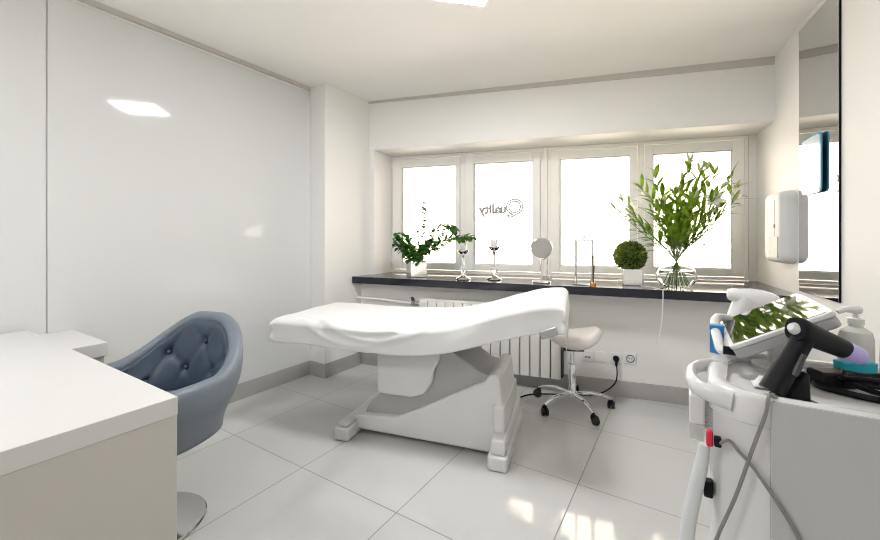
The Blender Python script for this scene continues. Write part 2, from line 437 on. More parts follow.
b = MB(); c = Vector((xe - .06, rad(xe - .06) + .04, .62))
b.tube([c + Vector((-.03, -.0066, 0)), c + Vector((.03, .0066, 0))], [.02, .02], 12, 1)
b.tube([c, c + Vector((0, -.03, .035))], [.014, .014], 10, 1)
v = b.build('valve', M_mgrey, t, world=True)
MB().tube([c + Vector((0, -.03, .034)), c + Vector((0, -.045, .052))], [.017, .015], 12, 1).build('valve_knob', M_dgrey, v, world=False).matrix_parent_inverse = Matrix.Translation(-Vector(t.location))
for s in (-.95, -1.9):
    MB().prism([(s - .015, rad(s) + .07), (s + .015, rad(s) + .07), (s + .015, low_w(s)), (s - .015, low_w(s))], .5, .54).build('bracket', M_rad, t, world=True)

# ------------------------------------------------------------------ wall sockets
def wall_plate(x, z, label, kind):
    o = thing('wall_socket', label, 'socket', (x, low_w(x), z), ang, 'sockets under the window sill')
    MB().box(-.041, .041, -.009, 0, -.041, .041).build('plate', M_socket, o, bevel=.004)
    b = MB(); Mx = Matrix.Rotation(PI / 2, 4, 'X')
    if kind == 'blank':
        b.box(-.026, .026, -.012, -.009, -.026, .026); b.build('rocker', M_socket, o, bevel=.002)
    elif kind == 'data':
        b.box(-.026, .026, -.0115, -.009, -.02, .022); b.build('insert', M_socket, o, bevel=.002)
        MB().box(-.018, -.004, -.0125, -.0115, -.012, -.002).box(.004, .018, -.0125, -.0115, -.012, -.002).build('port', M_dgrey, o)
    else:
        b.lathe([(.0285, .009), (.0285, .013), (.0235, .013), (.0235, .009)], (0, 0, 0), 28, Mx, close=True); b.build('rim', M_dgrey if kind == 'dark' else M_socket, o)
        MB().lathe([(1e-5, .0095), (.0235, .0095)], (0, 0, 0), 28, Mx).build('cup', M_socket, o)
        d = MB()
        for sx in (-.0095, .0095): d.lathe([(1e-5, .0105), (.004, .0105), (.004, .0095)], (sx, 0, 0), 10, Mx)
        d.build('pin_hole', M_dgrey, o)
    return o
wall_plate(-0.636, .283, 'white data outlet, first of the row from the radiator, behind the stool seat', 'data')
wall_plate(-0.548, .285, 'white blank switch plate between the data outlet and the plugged socket', 'blank')
wall_plate(-0.442, .287, 'white socket with a black plug pushed into it', 'white')
wall_plate(-0.345, .294, 'empty white socket with a dark round rim, farthest from the radiator', 'dark')

# power cord with plug
t = thing('black_cable', 'black cable running from wall plug across the floor behind the stool', 'cable', (-0.442, low_w(-.442) - .05, .0))
sx, sy, sz = -0.442, low_w(-.442), .287
b = MB().tube([(sx + .003, sy - .012, sz), (sx + .008, sy - .034, sz), (sx + .010, sy - .045, sz)], [.022, .022, .017], 14, 1)
b.tube([(sx + .010, sy - .040, sz + .004), (sx + .010, sy - .040, sz - .05)], [.013, .008], 10, 1)
b.build('plug', M_black, t, world=True)
MB().tube([(sx + .01, sy - .040, sz - .04), (sx + .016, sy - .05, sz - .11), (sx + .0, sy - .07, .11), (sx - .08, sy - .10, .04), (sx - .20, sy - .13, .006), (-.86, 2.96, .006), (-1.0, 2.86, .006), (-1.06, 2.70, .006), (-1.05, 2.58, .006), (-1.10, 2.47, .006)], .005, 8).build('cable', M_black, t, world=True)

# ------------------------------------------------------------------ treatment bed
BA = 0.227
bed = thing('treatment_bed', 'white adjustable treatment bed with raised backrest standing on the tiled floor', 'treatment bed', (-1.35, 2.044, 0), BA)
KN = [(-1.0, .692), (-.7, .694), (-.35, .690), (0, .698), (.12, .713), (.25, .742), (.48, .818), (.66, .868), (.75, .880), (.9, .878)]
def TZ(x):
    if x <= KN[0][0]: return KN[0][1]
    for (a, za), (c, zc) in zip(KN, KN[1:]):
        if x <= c:
            u = (x - a) / (c - a); return za + (zc - za) * u
    return KN[-1][1]
def TS(x): return sum(TZ(x + d) for d in (-.08, -.05, -.02, 0, .02, .05, .08)) / 7
def slab(x0, x1, y, top, bot, n=18):
    xs = [x0 + (x1 - x0) * i / n for i in range(n + 1)]
    poly = [(x, TS(x) - bot) for x in xs] + [(x, TS(x) - top) for x in reversed(xs)]
    return MB().prism(poly, -y, y, 'y')
slab(-.925, .10, .318, .014, .115).build('leg_cushion', M_vinyl, bed, bevel=.022, seg=3)
slab(.105, .795, .318, .014, .115).build('back_cushion', M_vinyl, bed, bevel=.022, seg=3)
slab(-.86, .10, .27, .116, .145).build('leg_frame', M_bedw, bed, bevel=.004)
slab(.10, .74, .27, .116, .145).build('back_frame', M_bedw, bed, bevel=.004)
# column under the seat
b = MB().prism([(-.28, .565), (.12, .565), (.12, .50), (.085, .43), (.075, .36), (.03, .29), (-.05, .262), (-.20, .258), (-.275, .262)], -.205, .205, 'y')
b.build('lift_column', M_bedw, bed, bevel=.014, seg=3)
# lever arm
arm = [(.10, .545), (.19, .545), (.27, .50), (.36, .44), (.46, .43), (.46, .36), (.33, .36), (.16, .25), (.04, .175), (-.12, .118), (-.38, .11), (-.36, .155), (-.315, .21), (-.25, .255), (-.15, .278), (-.02, .272), (.03, .31), (.07, .38), (.085, .45)]
MB().prism(arm, -.17, .17, 'y').build('lift_arm', mat('satin_grey_arm', (.42, .42, .415), .3, metal=.15), bed, bevel=.012, seg=3)
MB().box(.12, .19, -.16, .16, .535, .575).build('arm_hinge', M_dgrey, bed, bevel=.006)
# base cover
base = [(-.44, .03), (.45, .03), (.50, .03), (.485, .32), (.472, .44), (.44, .46), (.41, .445), (.385, .41), (.36, .395), (.20, .315), (.02, .215), (-.15, .135), (-.40, .115), (-.44, .105)]
MB().prism(base, -.215, .215, 'y').build('base_cover', M_bedw, bed, bevel=.012, seg=3)
for (a, c, s) in ((-.50, -.40, 0), (.425, .53, 1)):
    b = MB(); b.prism([(a + .012, -.33), (c - .012, -.33), (c, -.318), (c, .318), (c - .012, .33), (a + .012, .33), (a, .318), (a, -.318)], 0.004, .075)
    b.build('foot', M_bedw, bed, bevel=.012, seg=3)
    b = MB(); b.box(a + .016, c - .014, -.31, .31, .074, .155 if s else .10)
    if s: b.box(a + .012, c - .03, -.235, .235, .15, .30)
    b.build('foot_cover', M_bedw, bed, bevel=.014, seg=3)
Mk = Matrix.Translation((.735, -.335, .742)) @ Matrix.Rotation(-.35, 4, 'Y')
MB().box(-.045, .04, -.028, .0, -.024, .018, Mk).box(-.03, .02, -.0, .07, -.01, .01, Mk).build('adjust_bracket', M_mgrey, bed, bevel=.006)

# sheet ------------------------------------------------------------
sheet = MB()
x0, x1, w = -.945, .805, .335
da0, da1, db = .12, .115, .135
NA, NB = 150, 96
def fold(x, d, side):   # outward bulge on the hanging sides
    f = .007 * math.sin(9 * x + 1.1 * side) + .005 * math.sin(23 * x + 2.0 + side)
    return f * min(1, d / .06)
rows = []
for i in range(NA + 1):
    a = (x0 - da0) + (x1 + da1 - x0 + da0) * i / NA
    row = []
    for j in range(NB + 1):
        bb = (-w - db) + 2 * (w + db) * j / NB
        xe_ = max(x0, min(x1, a)); ye_ = max(-w, min(w, bb))
        ea = a - xe_; eb = bb - ye_
        dA, dB = abs(ea), abs(eb)
        d = math.hypot(dA, dB) if (dA and dB) else max(dA, dB)
        d = min(d, .165)
        # rounded edge : ease from top to side
        top = TS(xe_)
        R = .03
        inx = min(xe_ - x0, x1 - xe_); iny = w - abs(ye_)
        z = top
        if d == 0:
            for q in (inx, iny):
                if q < R: z -= R * (1 - math.sqrt(max(0, 1 - ((R - q) / R) ** 2))) * .6
            ox = oy = 0
        else:
            z = top - R * .6 - d * (.96 if dB > 0 else 1)
            sx = (1 if ea > 0 else -1) if dA else 0; sy = (1 if eb > 0 else -1) if dB else 0
            ox = sx * (.006 + .10 * dA * (1 if dB == 0 else .5) * (.6 if sx < 0 else .9)); oy = sy * (.004 + fold(xe_, d, sy) + .006)
            if dA and dB: ox *= .9; oy += sy * .012 * math.sin(12 * d / .165)
        # big sagging swags over the near side in the middle of the bed
        if bb < -.10:
            for (xc, wd, dep, amp) in ((-.30, .44, .018, .017), (-.22, .40, .065, .016), (-.34, .36, .105, .010)):
                cpos = dep - .20 * ((xe_ - xc) / wd) ** 2 * .6
                sdist = (-w - bb) if bb < -w else (-w - bb)
                g_ = amp * math.exp(-((sdist - cpos) / .016) ** 2) * max(0, 1 - ((xe_ - xc) / (wd * 1.2)) ** 2)
                z += g_ * (.9 if d == 0 else .35); oy -= g_ * (.2 if d == 0 else .9)
            if d == 0:
                z -= .020 * math.exp(-((xe_ + .2) / .25) ** 2) * max(0, (-bb - .15) / .185) ** 2
        # soft wrinkles
        nz = noise.noise(Vector((xe_ * 3.1 + bb * 1.4, bb * 4.2 - xe_, d * 9)))
        nz2 = noise.noise(Vector((a * 9 + bb * 3, bb * 7, 3.3)))
        z += .007 * nz + .004 * nz2
        if d > 0: oy += (1 if eb > 0 else -1 if eb < 0 else 0) * .004 * nz2
        # ragged hem
        if d > .10: z -= .012 * noise.noise(Vector((a * 5, bb * 5, 8))) * (d - .10) / .05
        # longer corner hanging at the head end
        if ea > 0 and bb < -.10: z -= .05 * (dA / da1) * min(1, (-.10 - bb) / .25)
        row.append((xe_ + ox, ye_ + oy, z))
    rows.append(row)
sheet._grid(rows)
so = sheet.build('bed_sheet', M_sheet, None, angle=180, solid=.003)
so.location = (-1.35, 2.044, 0); so.rotation_euler = (0, 0, BA)
tag(so, 'crumpled white cotton sheet draped over the treatment bed', 'sheet')

# ------------------------------------------------------------------ stool
st = thing('saddle_stool', 'pale saddle stool on a chrome five-star base with black casters', 'stool', (-0.675, 2.83, 0), math.radians(25))
b = MB()
rows = []
NR, NS = 14, 40
for i in range(NR + 1):
    r = i / NR; row = []
    for k in range(NS):
        a = 2 * PI * k / NS
        rx, ry = .20, .165
        px, py = rx * r * math.cos(a), ry * r * math.sin(a)
        zz = .53 + .06 * (math.cos(a) ** 2) * r * r * 1.0 - .012 * r * r * math.sin(a) ** 2
        if r > .8: zz -= .05 * ((r - .8) / .2) ** 2
        row.append((px, py, zz))
    rows.append(row)
for i in range(1, NR + 1):
    r = 1 - i / NR; row = []
    for k in range(NS):
        a = 2 * PI * k / NS
        rr = (r ** .7)
        zz = .53 + (.06 * math.cos(a) ** 2 - .012 * math.sin(a) ** 2 - .05) * rr ** 2 - .085 * math.sqrt(max(0, 1 - rr ** 2.2))
        row.append((.20 * rr * math.cos(a), .165 * rr * math.sin(a), max(zz, .42)))
    rows.append(row)
b._grid(rows, cv=True); bmesh.ops.remove_doubles(b.bm, verts=b.bm.verts, dist=1e-5)
b.build('seat', M_stool, st, angle=80)
MB().box(-.07, .07, -.05, .05, .405, .428).build('seat_plate', M_dgrey, st, bevel=.004)
MB().lathe([(1e-5, .09), (.026, .09), (.026, .30), (.024, .305), (.015, .308), (.015, .42), (1e-5, .42)], seg=24).build('gas_lift', M_chrome, st)
MB().lathe([(1e-5, .066), (.038, .066), (.042, .075), (.036, .11), (.028, .118), (1e-5, .118)], seg=24).build('hub', M_chrome, st)
A0 = math.radians(169 - 25)
for k in range(5):
    a = A0 + k * 2 * PI / 5
    d = Vector((math.cos(a), math.sin(a), 0)); z = Vector((0, 0, 1))
    lg = MB().tube([d * .025 + z * .095, d * .12 + z * .105, d * .20 + z * .093, d * .262 + z * .068], [.017, .016, .014, .012], 10, 5, flat=.8).build('leg', M_chrome, st)
    ca_ = a + 1.1
    e = Vector((math.cos(ca_), math.sin(ca_), 0)); nrm = Vector((-e.y, e.x, 0))
    wc = d * .262 + e * .012 + z * .026
    b = MB()
    Mx = Matrix((( e.x, 0, nrm.x, 0), (e.y, 0, nrm.y, 0), (0, 1, 0, 0), (0, 0, 0, 1)))
    for s in (-1, 1):
        zc = s * .013
        b.lathe([(1e-5, zc - .009), (.021, zc - .009), (.026, zc - .005), (.026, zc + .005), (.021, zc + .009), (1e-5, zc + .009)], wc, 20, Mx)
    b.build('caster', M_rubber, lg)
    b = MB().lathe([(1e-5, .03), (.017, .03), (.020, .045), (.015, .06), (.006, .066), (1e-5, .066)], d * .262, 14)
    b.build('caster_hood', M_black, lg)

# ------------------------------------------------------------------ desk
dk = thing('desk', 'large white corner desk with a square end panel', 'desk', (-1.9, 0.1, 0))
MB().box(-2.745, -1.235, -.42, .545, .690, .742).build('desktop', M_desk, dk, world=True, bevel=.0015)
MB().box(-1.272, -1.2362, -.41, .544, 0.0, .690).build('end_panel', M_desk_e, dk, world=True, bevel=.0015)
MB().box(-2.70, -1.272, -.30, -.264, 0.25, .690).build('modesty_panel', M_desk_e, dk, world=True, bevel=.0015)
MB().box(-2.78, -2.30, .546, .716, .645, .706).build('return_top', M_desk, dk, world=True, bevel=.0015)
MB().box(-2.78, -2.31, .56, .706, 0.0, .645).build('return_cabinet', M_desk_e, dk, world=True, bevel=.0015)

# ------------------------------------------------------------------ tub chair
ch = thing('tub_chair', 'slate blue buttoned tub chair on a chrome disc behind the desk', 'armchair', (-1.885, .73, 0), math.radians(14))
def sm(x): x = max(0, min(1, x)); return x * x * (3 - 2 * x)
PH = math.radians(138)
def rimz(p): return .828 - .20 * sm((abs(p) - math.radians(10)) / math.radians(72))
def plan(p, r):  # p = 0 is the back (+y)
    k = 1 + .06 * abs(math.sin(2 * p)) ** 2
    return Vector((math.sin(p) * r * k, math.cos(p) * r * k, 0))
btn = []
for row_, (zf, n, off) in enumerate(((.70, 5, 0), (.36, 4, 0))):
    for k in range(n):
        btn.append((math.radians((k - (n - 1) / 2) * 40), zf))
rows_o, rows_i = [], []
N = 96
for i in range(N + 1):
    p = -PH + 2 * PH * i / N
    zr = rimz(p); ro = []
    for k in range(13):
        t = k / 12
        z = .37 + (zr - .02 - .37) * t
        r = .245 + .065 * sm(t * 1.25) + .012 * t
        ro.append(plan(p, r) + Vector((0, 0, z)))
    rt = .322
    for k in range(1, 9):
        a = PI * k / 8
        ro.append(plan(p, rt - .026 + .026 * math.cos(a)) + Vector((0, 0, zr - .02 + .026 * math.sin(a))))
    ro.append(plan(p, .27) + Vector((0, 0, zr - .04)))
    rows_o.append(ro)
    ri = []
    for k in range(25):
        t = k / 24
        z = .46 + (zr - .026 - .46) * t
        r = .215 + .052 * sm(t * 1.2)
        dent = 0
        for (bp, bz) in btn:
            dx = (p - bp) * .26; dz = (t - bz) * (zr - .46)
            dent += .022 * math.exp(-(dx * dx + dz * dz) / (2 * .014 ** 2))
            for (s1, s2) in ((1, 1), (-1, 1), (1, -1), (-1, -1)):
                ux, uz = s1 * .64, s2 * .77
                al = dx * ux + dz * uz; ac = -dx * uz + dz * ux
                if 0 < al < .14: dent += .010 * math.exp(-(ac / .007) ** 2) * (1 - al / .14)
        pad = .018 * math.sin(PI * min(1, t)) ** .5
        ri.append(plan(p, r - pad + min(dent, .03)) + Vector((0, 0, z)))
    rows_i.append(ri)
def cap_ends(b, vs):
    pass
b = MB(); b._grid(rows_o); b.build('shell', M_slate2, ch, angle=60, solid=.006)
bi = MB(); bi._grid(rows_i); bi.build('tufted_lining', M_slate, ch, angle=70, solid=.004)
# front ends of the arms
for s in (0, -1):
    o_, i_ = rows_o[s], rows_i[s]
    b = MB(); vs = [b.bm.verts.new(v) for v in o_] + [b.bm.verts.new(v) for v in reversed(i_)]
    b.bm.faces.new(vs); bmesh.ops.triangulate(b.bm, faces=b.bm.faces[:]); b.build('arm_front', M_slate2, ch, solid=.004)
for (bp, bz) in btn:
    zr = rimz(bp); z = .46 + (zr - .026 - .46) * bz
    r = .215 + .052 * sm(bz * 1.2) - .002
    MB().sphere(plan(bp, r) + Vector((0, 0, z)), .011, 12, 8).build('button', M_slate, ch)
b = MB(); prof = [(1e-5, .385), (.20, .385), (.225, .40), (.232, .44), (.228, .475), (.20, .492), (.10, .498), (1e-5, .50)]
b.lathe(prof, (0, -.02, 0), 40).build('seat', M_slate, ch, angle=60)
MB().lathe([(1e-5, .355), (.17, .355), (.242, .366), (.244, .386), (1e-5, .386)], seg=40).build('seat_base', M_slate2, ch)
MB().lathe([(1e-5, .02), (.045, .02), (.036, .035), (.028, .05), (.028, .22), (.022, .225), (.022, .356), (1e-5, .356)], seg=28).build('pedestal', M_chrome, ch)
MB().lathe([(1e-5, 0), (.196, 0), (.202, .004), (.196, .010), (.14, .018), (.05, .030), (1e-5, .032)], seg=56).build('base_disc', mat('dark_polished_steel', (.5, .5, .51), .1, metal=1.0), ch)

# ------------------------------------------------------------------ sill objects
SZ = 0.84
def seg_pts(*p): return [Vector(q) for q in p]
def plant_stem(bs, bl, pts, rad, n, L, W, rng, start=.25, droop=.35, spread=.9):
    """a stem with leaves along it"""
    bs.tube(pts, [rad, rad * .8] + [rad * .6] * (len(pts) - 2), 6, 5)
    P = []
    pts = [Vector(p) for p in pts]
    for i in range(len(pts) - 1):
        for k in range(6): P.append(pts[i].lerp(pts[i + 1], k / 6))
    P.append(pts[-1])
    for k in range(n):
        f = start + (1 - start) * k / max(1, n - 1)
        i = min(len(P) - 1, int(f * (len(P) - 1))); p = P[i]
        tg = (P[min(i + 1, len(P) - 1)] - P[max(0, i - 1)]).normalized()
        a = k * 2.4 + rng.uniform(-.5, .5)
        perp = tg.orthogonal().normalized(); perp = Matrix.Rotation(a, 3, tg) @ perp
        d = (tg * rng.uniform(.35, .9) + perp * spread).normalized()
        bl.leaf(p, d, Vector((0, 0, 1)) + perp * .2, L * rng.uniform(.75, 1.2), W * rng.uniform(.8, 1.2), droop * rng.uniform(.5, 1.4))

# camera-facing lateral direction used only to lay out the branches' spread along the sill
SA = Vector((math.cos(.27), math.sin(.27), 0))   # along the sill
rng = random.Random(3)
po = thing('potted_plant', 'bushy green potted plant in a mirrored cube pot at the left end of the sill', 'plant', (-2.08, 2.90, SZ), .0)
b = MB(); h = .076; R2 = Matrix.Rotation(math.radians(52), 4, 'Z')
b.box(-h, h, -h, h, 0, .145, R2); b.build('pot', M_ceram, po, bevel=.004)
MB().box(-h + .006, h - .006, -h + .006, h - .006, .1445, .149, R2).build('soil', mat('dark_soil', (.06, .045, .03), .9, bump=.5), po)
bs, bl, bp_, bq = MB(), MB(), MB(), MB()
def PT(u, v, z): return Vector((0, 0, 0)) + SA * u + Vector((-SA.y, SA.x, 0)) * v + Vector((0, 0, z))
for (u, z, v, n) in ((-.20, .36, -.03, 22), (-.15, .40, .03, 20), (-.11, .30, -.05, 18), (-.22, .30, .02, 16), (-.05, .28, -.05, 18), (.05, .27, .0, 18),
                     (.14, .36, .02, 18), (.18, .33, -.04, 16), (.10, .30, .05, 16), (-.02, .22, -.08, 14), (.06, .20, -.07, 14), (-.08, .20, -.06, 14)):
    plant_stem(bs, bl, [PT(0, 0, .145), PT(u * .25, v * .3, .145 + (z - .1) * .35), PT(u * .65, v * .7, z * .78), PT(u, v, z)], .004, n + 8, .064, .048, rng, .3)
# arching branch to the right
plant_stem(bs, bl, [PT(.01, 0, .145), PT(.08, 0, .26), PT(.16, .0, .40), PT(.24, .0, .47), PT(.33, 0, .47), PT(.37, 0, .42)], .004, 34, .055, .038, rng, .4)
plant_stem(bs, bl, [PT(.02, 0, .145), PT(.13, .02, .24), PT(.24, .02, .32), PT(.34, .02, .36), PT(.45, .02, .35)], .004, 40, .055, .038, rng, .3)
plant_stem(bs, bl, [PT(.30, .02, .34), PT(.40, .01, .35), PT(.47, .01, .37), PT(.52, 0, .36)], .003, 20, .058, .04, rng, .3)
plant_stem(bs, bl, [PT(.02, .02, .145), PT(.10, .03, .22), PT(.19, .03, .28), PT(.24, .03, .36), PT(.26, .03, .42)], .004, 28, .052, .036, rng, .3)
# pale upright stems
plant_stem(bs, bp_, [PT(.02, .01, .145), PT(.05, .01, .30), PT(.07, .01, .47), PT(.09, .01, .66)], .003, 18, .075, .044, rng, .45)
plant_stem(bs, bp_, [PT(.01, .01, .145), PT(.02, .01, .28), PT(.01, .01, .40)], .003, 8, .05, .026, rng, .5)
bs.build('stem', M_bark, po); bl.build('foliage', M_leafd, po, solid=.0006); bp_.build('pale_foliage', M_leafp, po, solid=.0006)
bq.bm.free()

def candle_holder(x, y, H, label):
    t = thing('candle_holder', label, 'candle holder', (x, y, SZ), 0, 'silver candle holders on the sill')
    k = H - .10
    MB().lathe([(1e-5, 0), (.062, 0), (.064, .006), (.058, .014), (.036, .024), (.020, .034), (.013, .044), (1e-5, .046)], seg=36).build('base', M_chrome, t)
    z = .044
    MB().lathe([(1e-5, z), (.010, z), (.014, z + .01), (.027, z + .028), (.031, z + .042), (.027, z + .056), (.013, z + .074), (.010, z + .078), (1e-5, z + .078)], seg=28).build('glass_ball', M_candle, t)
    MB().lathe([(1e-5, z + .078), (.012, z + .078), (.010, z + .09), (.0075, .5 * (z + .09 + k)), (.011, k - .018), (.017, k - .01), (.011, k), (1e-5, k)], seg=24).build('stem', M_chrome, t)
    MB().lathe([(.010, k - .002), (.032, k + .008), (.047, k + .026), (.049, k + .036), (.045, k + .036), (.030, k + .018), (1e-5, k + .012)], seg=32).build('dish', M_chrome, t)
    MB().lathe([(1e-5, k + .014), (.018, k + .016), (.026, k + .035), (.033, k + .095), (.030, k + .096), (.022, k + .036), (1e-5, k + .03)], seg=28).build('candle_cup', M_candle, t)
candle_holder(-1.605, 2.925, .315, 'shorter silver candle holder with a glass cup, beside the bushy potted plant')
candle_holder(-1.372, 3.045, .345, 'taller silver candle holder with a glass cup, left of the round mirror')

mr = thing('vanity_mirror', 'round white-backed vanity mirror on a slim chrome stand', 'mirror', (-.965, 3.05, SZ), math.radians(20))
MB().lathe([(1e-5, 0), (.074, 0), (.075, .008), (.070, .014), (.02, .018), (1e-5, .018)], seg=40).build('base', M_chrome, mr)
MB().tube([(0, 0, .016), (0, 0, .185)], .006, 12, 1).tube([(.045, .02, .012), (.045, .02, .14)], .004, 8, 1).build('post', M_chrome, mr)
Mt = Matrix.Translation((0, 0, .272)) @ Matrix.Rotation(math.radians(78), 4, 'X')
MB().lathe([(1e-5, -.008), (.080, -.008), (.088, -.004), (.088, .004), (.080, .008), (1e-5, .008)], seg=48, M=Mt).build('rim', M_chrome, mr)
MB().lathe([(1e-5, .0082), (.080, .0082), (.080, .0095), (1e-5, .0095)], seg=48, M=Mt).build('mirror_glass', M_mirror, mr)

lp = thing('table_lamp', 'table lamp with an open rectangular chrome frame and lit cream shade', 'lamp', (-.648, 3.085, SZ), math.radians(-14))
b = MB()
for x in (-.065, .065): b.box(x - .006, x + .006, -.006, .006, .0, .345)
b.box(-.059, .059, -.006, .006, .333, .345); b.box(-.059, .059, -.006, .006, 0, .012)
b.build('frame', M_chrome, lp, bevel=.001)
MB().box(-.072, .072, -.05, .05, 0, .010).build('base', M_chrome, lp, bevel=.002)
MB().lathe([(1e-5, .345), (.007, .345), (.007, .40), (1e-5, .40)], seg=14).build('neck', M_chrome, lp)
MB().lathe([(.105, .375), (.105, .50), (.103, .50), (.103, .375)], seg=40, close=True).lathe([(1e-5, .392), (.103, .392)], seg=40).build('lamp_shade', M_shade, lp)

rd = thing('reed_diffuser', 'tiny amber reed diffuser bottle in front of the rectangular lamp frame', 'diffuser', (-.566, 3.0, SZ))
MB().lathe([(1e-5, 0), (.019, 0), (.021, .004), (.021, .028), (1e-5, .028)], seg=20).build('oil', M_amber, rd)
MB().lathe([(.021, .028), (.021, .048), (.010, .058), (.010, .075), (1e-5, .076), (1e-5, .03)], seg=20).build('bottle', M_glass, rd)
b = MB()
for dx, dy in ((.012, .004), (-.006, .008), (.004, -.009)): b.tube([(0, 0, .03), (dx * .5, dy * .5, .12), (dx, dy, .225)], .003, 6, 1)
b.build('reeds', M_reed, rd)

tp = thing('topiary_ball', 'round boxwood topiary ball in a silver square pot beside the lily vase', 'plant', (-.352, 3.27, SZ), math.radians(22))
MB().box(-.07, .07, -.07, .07, 0, .125).build('pot', M_ceram, tp, bevel=.004)
MB().sphere((0, 0, .218), .100, 28, 18).build('core', M_core, tp)
b = MB(); rng = random.Random(5)
for k in range(1500):
    z = 1 - 2 * (k + .5) / 1500; a = k * 2.39996; r = math.sqrt(1 - z * z)
    n_ = Vector((r * math.cos(a), r * math.sin(a), z))
    tw = Vector((rng.uniform(-1, 1), rng.uniform(-1, 1), rng.uniform(-1, 1)))
    b.leaf(n_ * .094 + Vector((0, 0, .218)), n_ * .8 + tw * .6, tw, rng.uniform(.022, .034), .015, .2, 2)
b.build('foliage', M_leafb, tp)

VX, VY = -.052, 3.27
va = thing('glass_vase', 'clear pear-shaped glass vase of water at the right end of the sill', 'vase', (VX, VY, SZ))
outer = [(1e-5, 0), (.06, 0), (.10, .015), (.125, .06), (.128, .095), (.112, .135), (.075, .165), (.040, .195), (.032, .215), (.036, .24), (.055, .285), (.074, .335)]
inner = [(r - .0055, z + (.006 if i < 3 else 0)) for i, (r, z) in enumerate(outer)][1:]
MB().lathe(outer + inner[::-1] + [(1e-5, .006)], seg=48).build('vase_glass', M_glass, va)
MB().lathe([(1e-5, .0072), (.053, .0072), (.092, .022), (.118, .062), (.121, .092), (.109, .122), (1e-5, .122)], seg=48).build('water', M_water, va)

bq = thing('lily_bouquet', 'spreading bouquet of green lily stems standing in the clear glass vase', 'bouquet', (VX, VY, SZ + .012))
bs, bl = MB(), MB()
rng = random.Random(11)
VP = Vector((-SA.y, SA.x, 0))
tips = [(-.40, .46, -.02), (-.34, .52, .06), (-.30, .41, -.10), (-.22, .62, .03), (-.15, .70, -.03), (-.18, .52, -.10), (-.08, .60, .08), (-.02, .55, -.08), (.04, .66, .0),
        (.10, .78, .04), (.13, .70, -.06), (.20, .73, .02), (.26, .70, .07), (.32, .66, -.04), (.36, .58, .03), (.33, .50, -.08), (.24, .58, -.10), (.16, .58, .10), (.28, .46, .02), (-.10, .48, -.12), (.08, .50, -.13)]
bq_flower = [0, 5, 13]
for i, (u, z, v) in enumerate(tips):
    z += .10
    ph = i * 2.4
    foot = SA * (-u * .18) + VP * (.05 * math.sin(ph)) + Vector((0, 0, .01))
    foot.x = max(-.07, min(.07, foot.x))
    neck = SA * (u * .05) + VP * (v * .08) + Vector((0, 0, .205))
    mid = SA * (u * .54) + VP * (v * .5) + Vector((0, 0, .21 + (z - .21) * .48))
    tip = SA * u + VP * v + Vector((0, 0, z))
    bs.tube([foot, neck, mid, tip], [.0022, .0026, .0026, .002], 6, 6)
    nleaf = 18
    for k in range(nleaf):
        f = .13 + .87 * k / (nleaf - 1)
        p = neck.lerp(mid, f * 2) if f < .5 else mid.lerp(tip, f * 2 - 1)
        tg = ((mid - neck) if f < .5 else (tip - mid)).normalized()
        a = k * 2.4 + i
        perp = Matrix.Rotation(a, 3, tg) @ tg.orthogonal().normalized()
        d = tg * rng.uniform(.7, 1.2) + perp * rng.uniform(.45, .8)
        bl.leaf(p, d, Vector((0, 0, 1)) + perp * .3, rng.uniform(.11, .18) * (1.1 - .35 * f), rng.uniform(.025, .037), rng.uniform(.1, .45), 5)
    # buds at the tip
    for q in range(rng.choice((1, 2, 2))):
        d = ((tip - mid).normalized() + Vector((rng.uniform(-.5, .5), rng.uniform(-.5, .5), rng.uniform(-.2, .5)))).normalized()
        L = rng.uniform(.05, .08)
        bd = MB(); bd.tube([tip, tip + d * L * .3, tip + d * L * .7, tip + d * L], [.003, .009, .009, .002], 8, 3); bd.build('bud', M_bud, bq)
bs.build('stem', M_stem, bq); bl.build('foliage', M_leafl, bq, solid=.0006)
def lily(c, d):
    b = MB(); d = Vector(d).normalized(); o = d.orthogonal().normalized()
    for k in range(6):
        q = Matrix.Rotation(k * PI / 3, 3, d) @ o
        b.leaf(Vector(c), d * .75 + q * .65, d, .085, .036, -.0 + .35, 6, .3)
    b.build('flower', M_petal, bq)
lily(SA * -.26 + Vector((0, -.05, .53)), (-.5, -.7, .3))
lily(SA * -.19 + Vector((0, -.05, .60)), (-.1, -.7, .6))
lily(SA * .22 + Vector((0, -.06, .60)), (.3, -.8, .3))
lily(SA * .33 + Vector((0, -.02, .64)), (.8, -.3, .3))

t = MB().tube([(-.27, 3.21, SZ + .003), (-.20, 3.17, SZ + .003), (-.135, 3.06, SZ + .003), (-.125, sill_f(-.125) - .006, SZ - .004), (-.127, 3.043, .72), (-.135, 3.05, .60), (-.155, 3.07, .50), (-.162, 3.09, .46)], .0028, 8).build('white_cable', M_wcable)
tag(t, 'thin white cable hanging over the front edge of the black sill', 'cable')

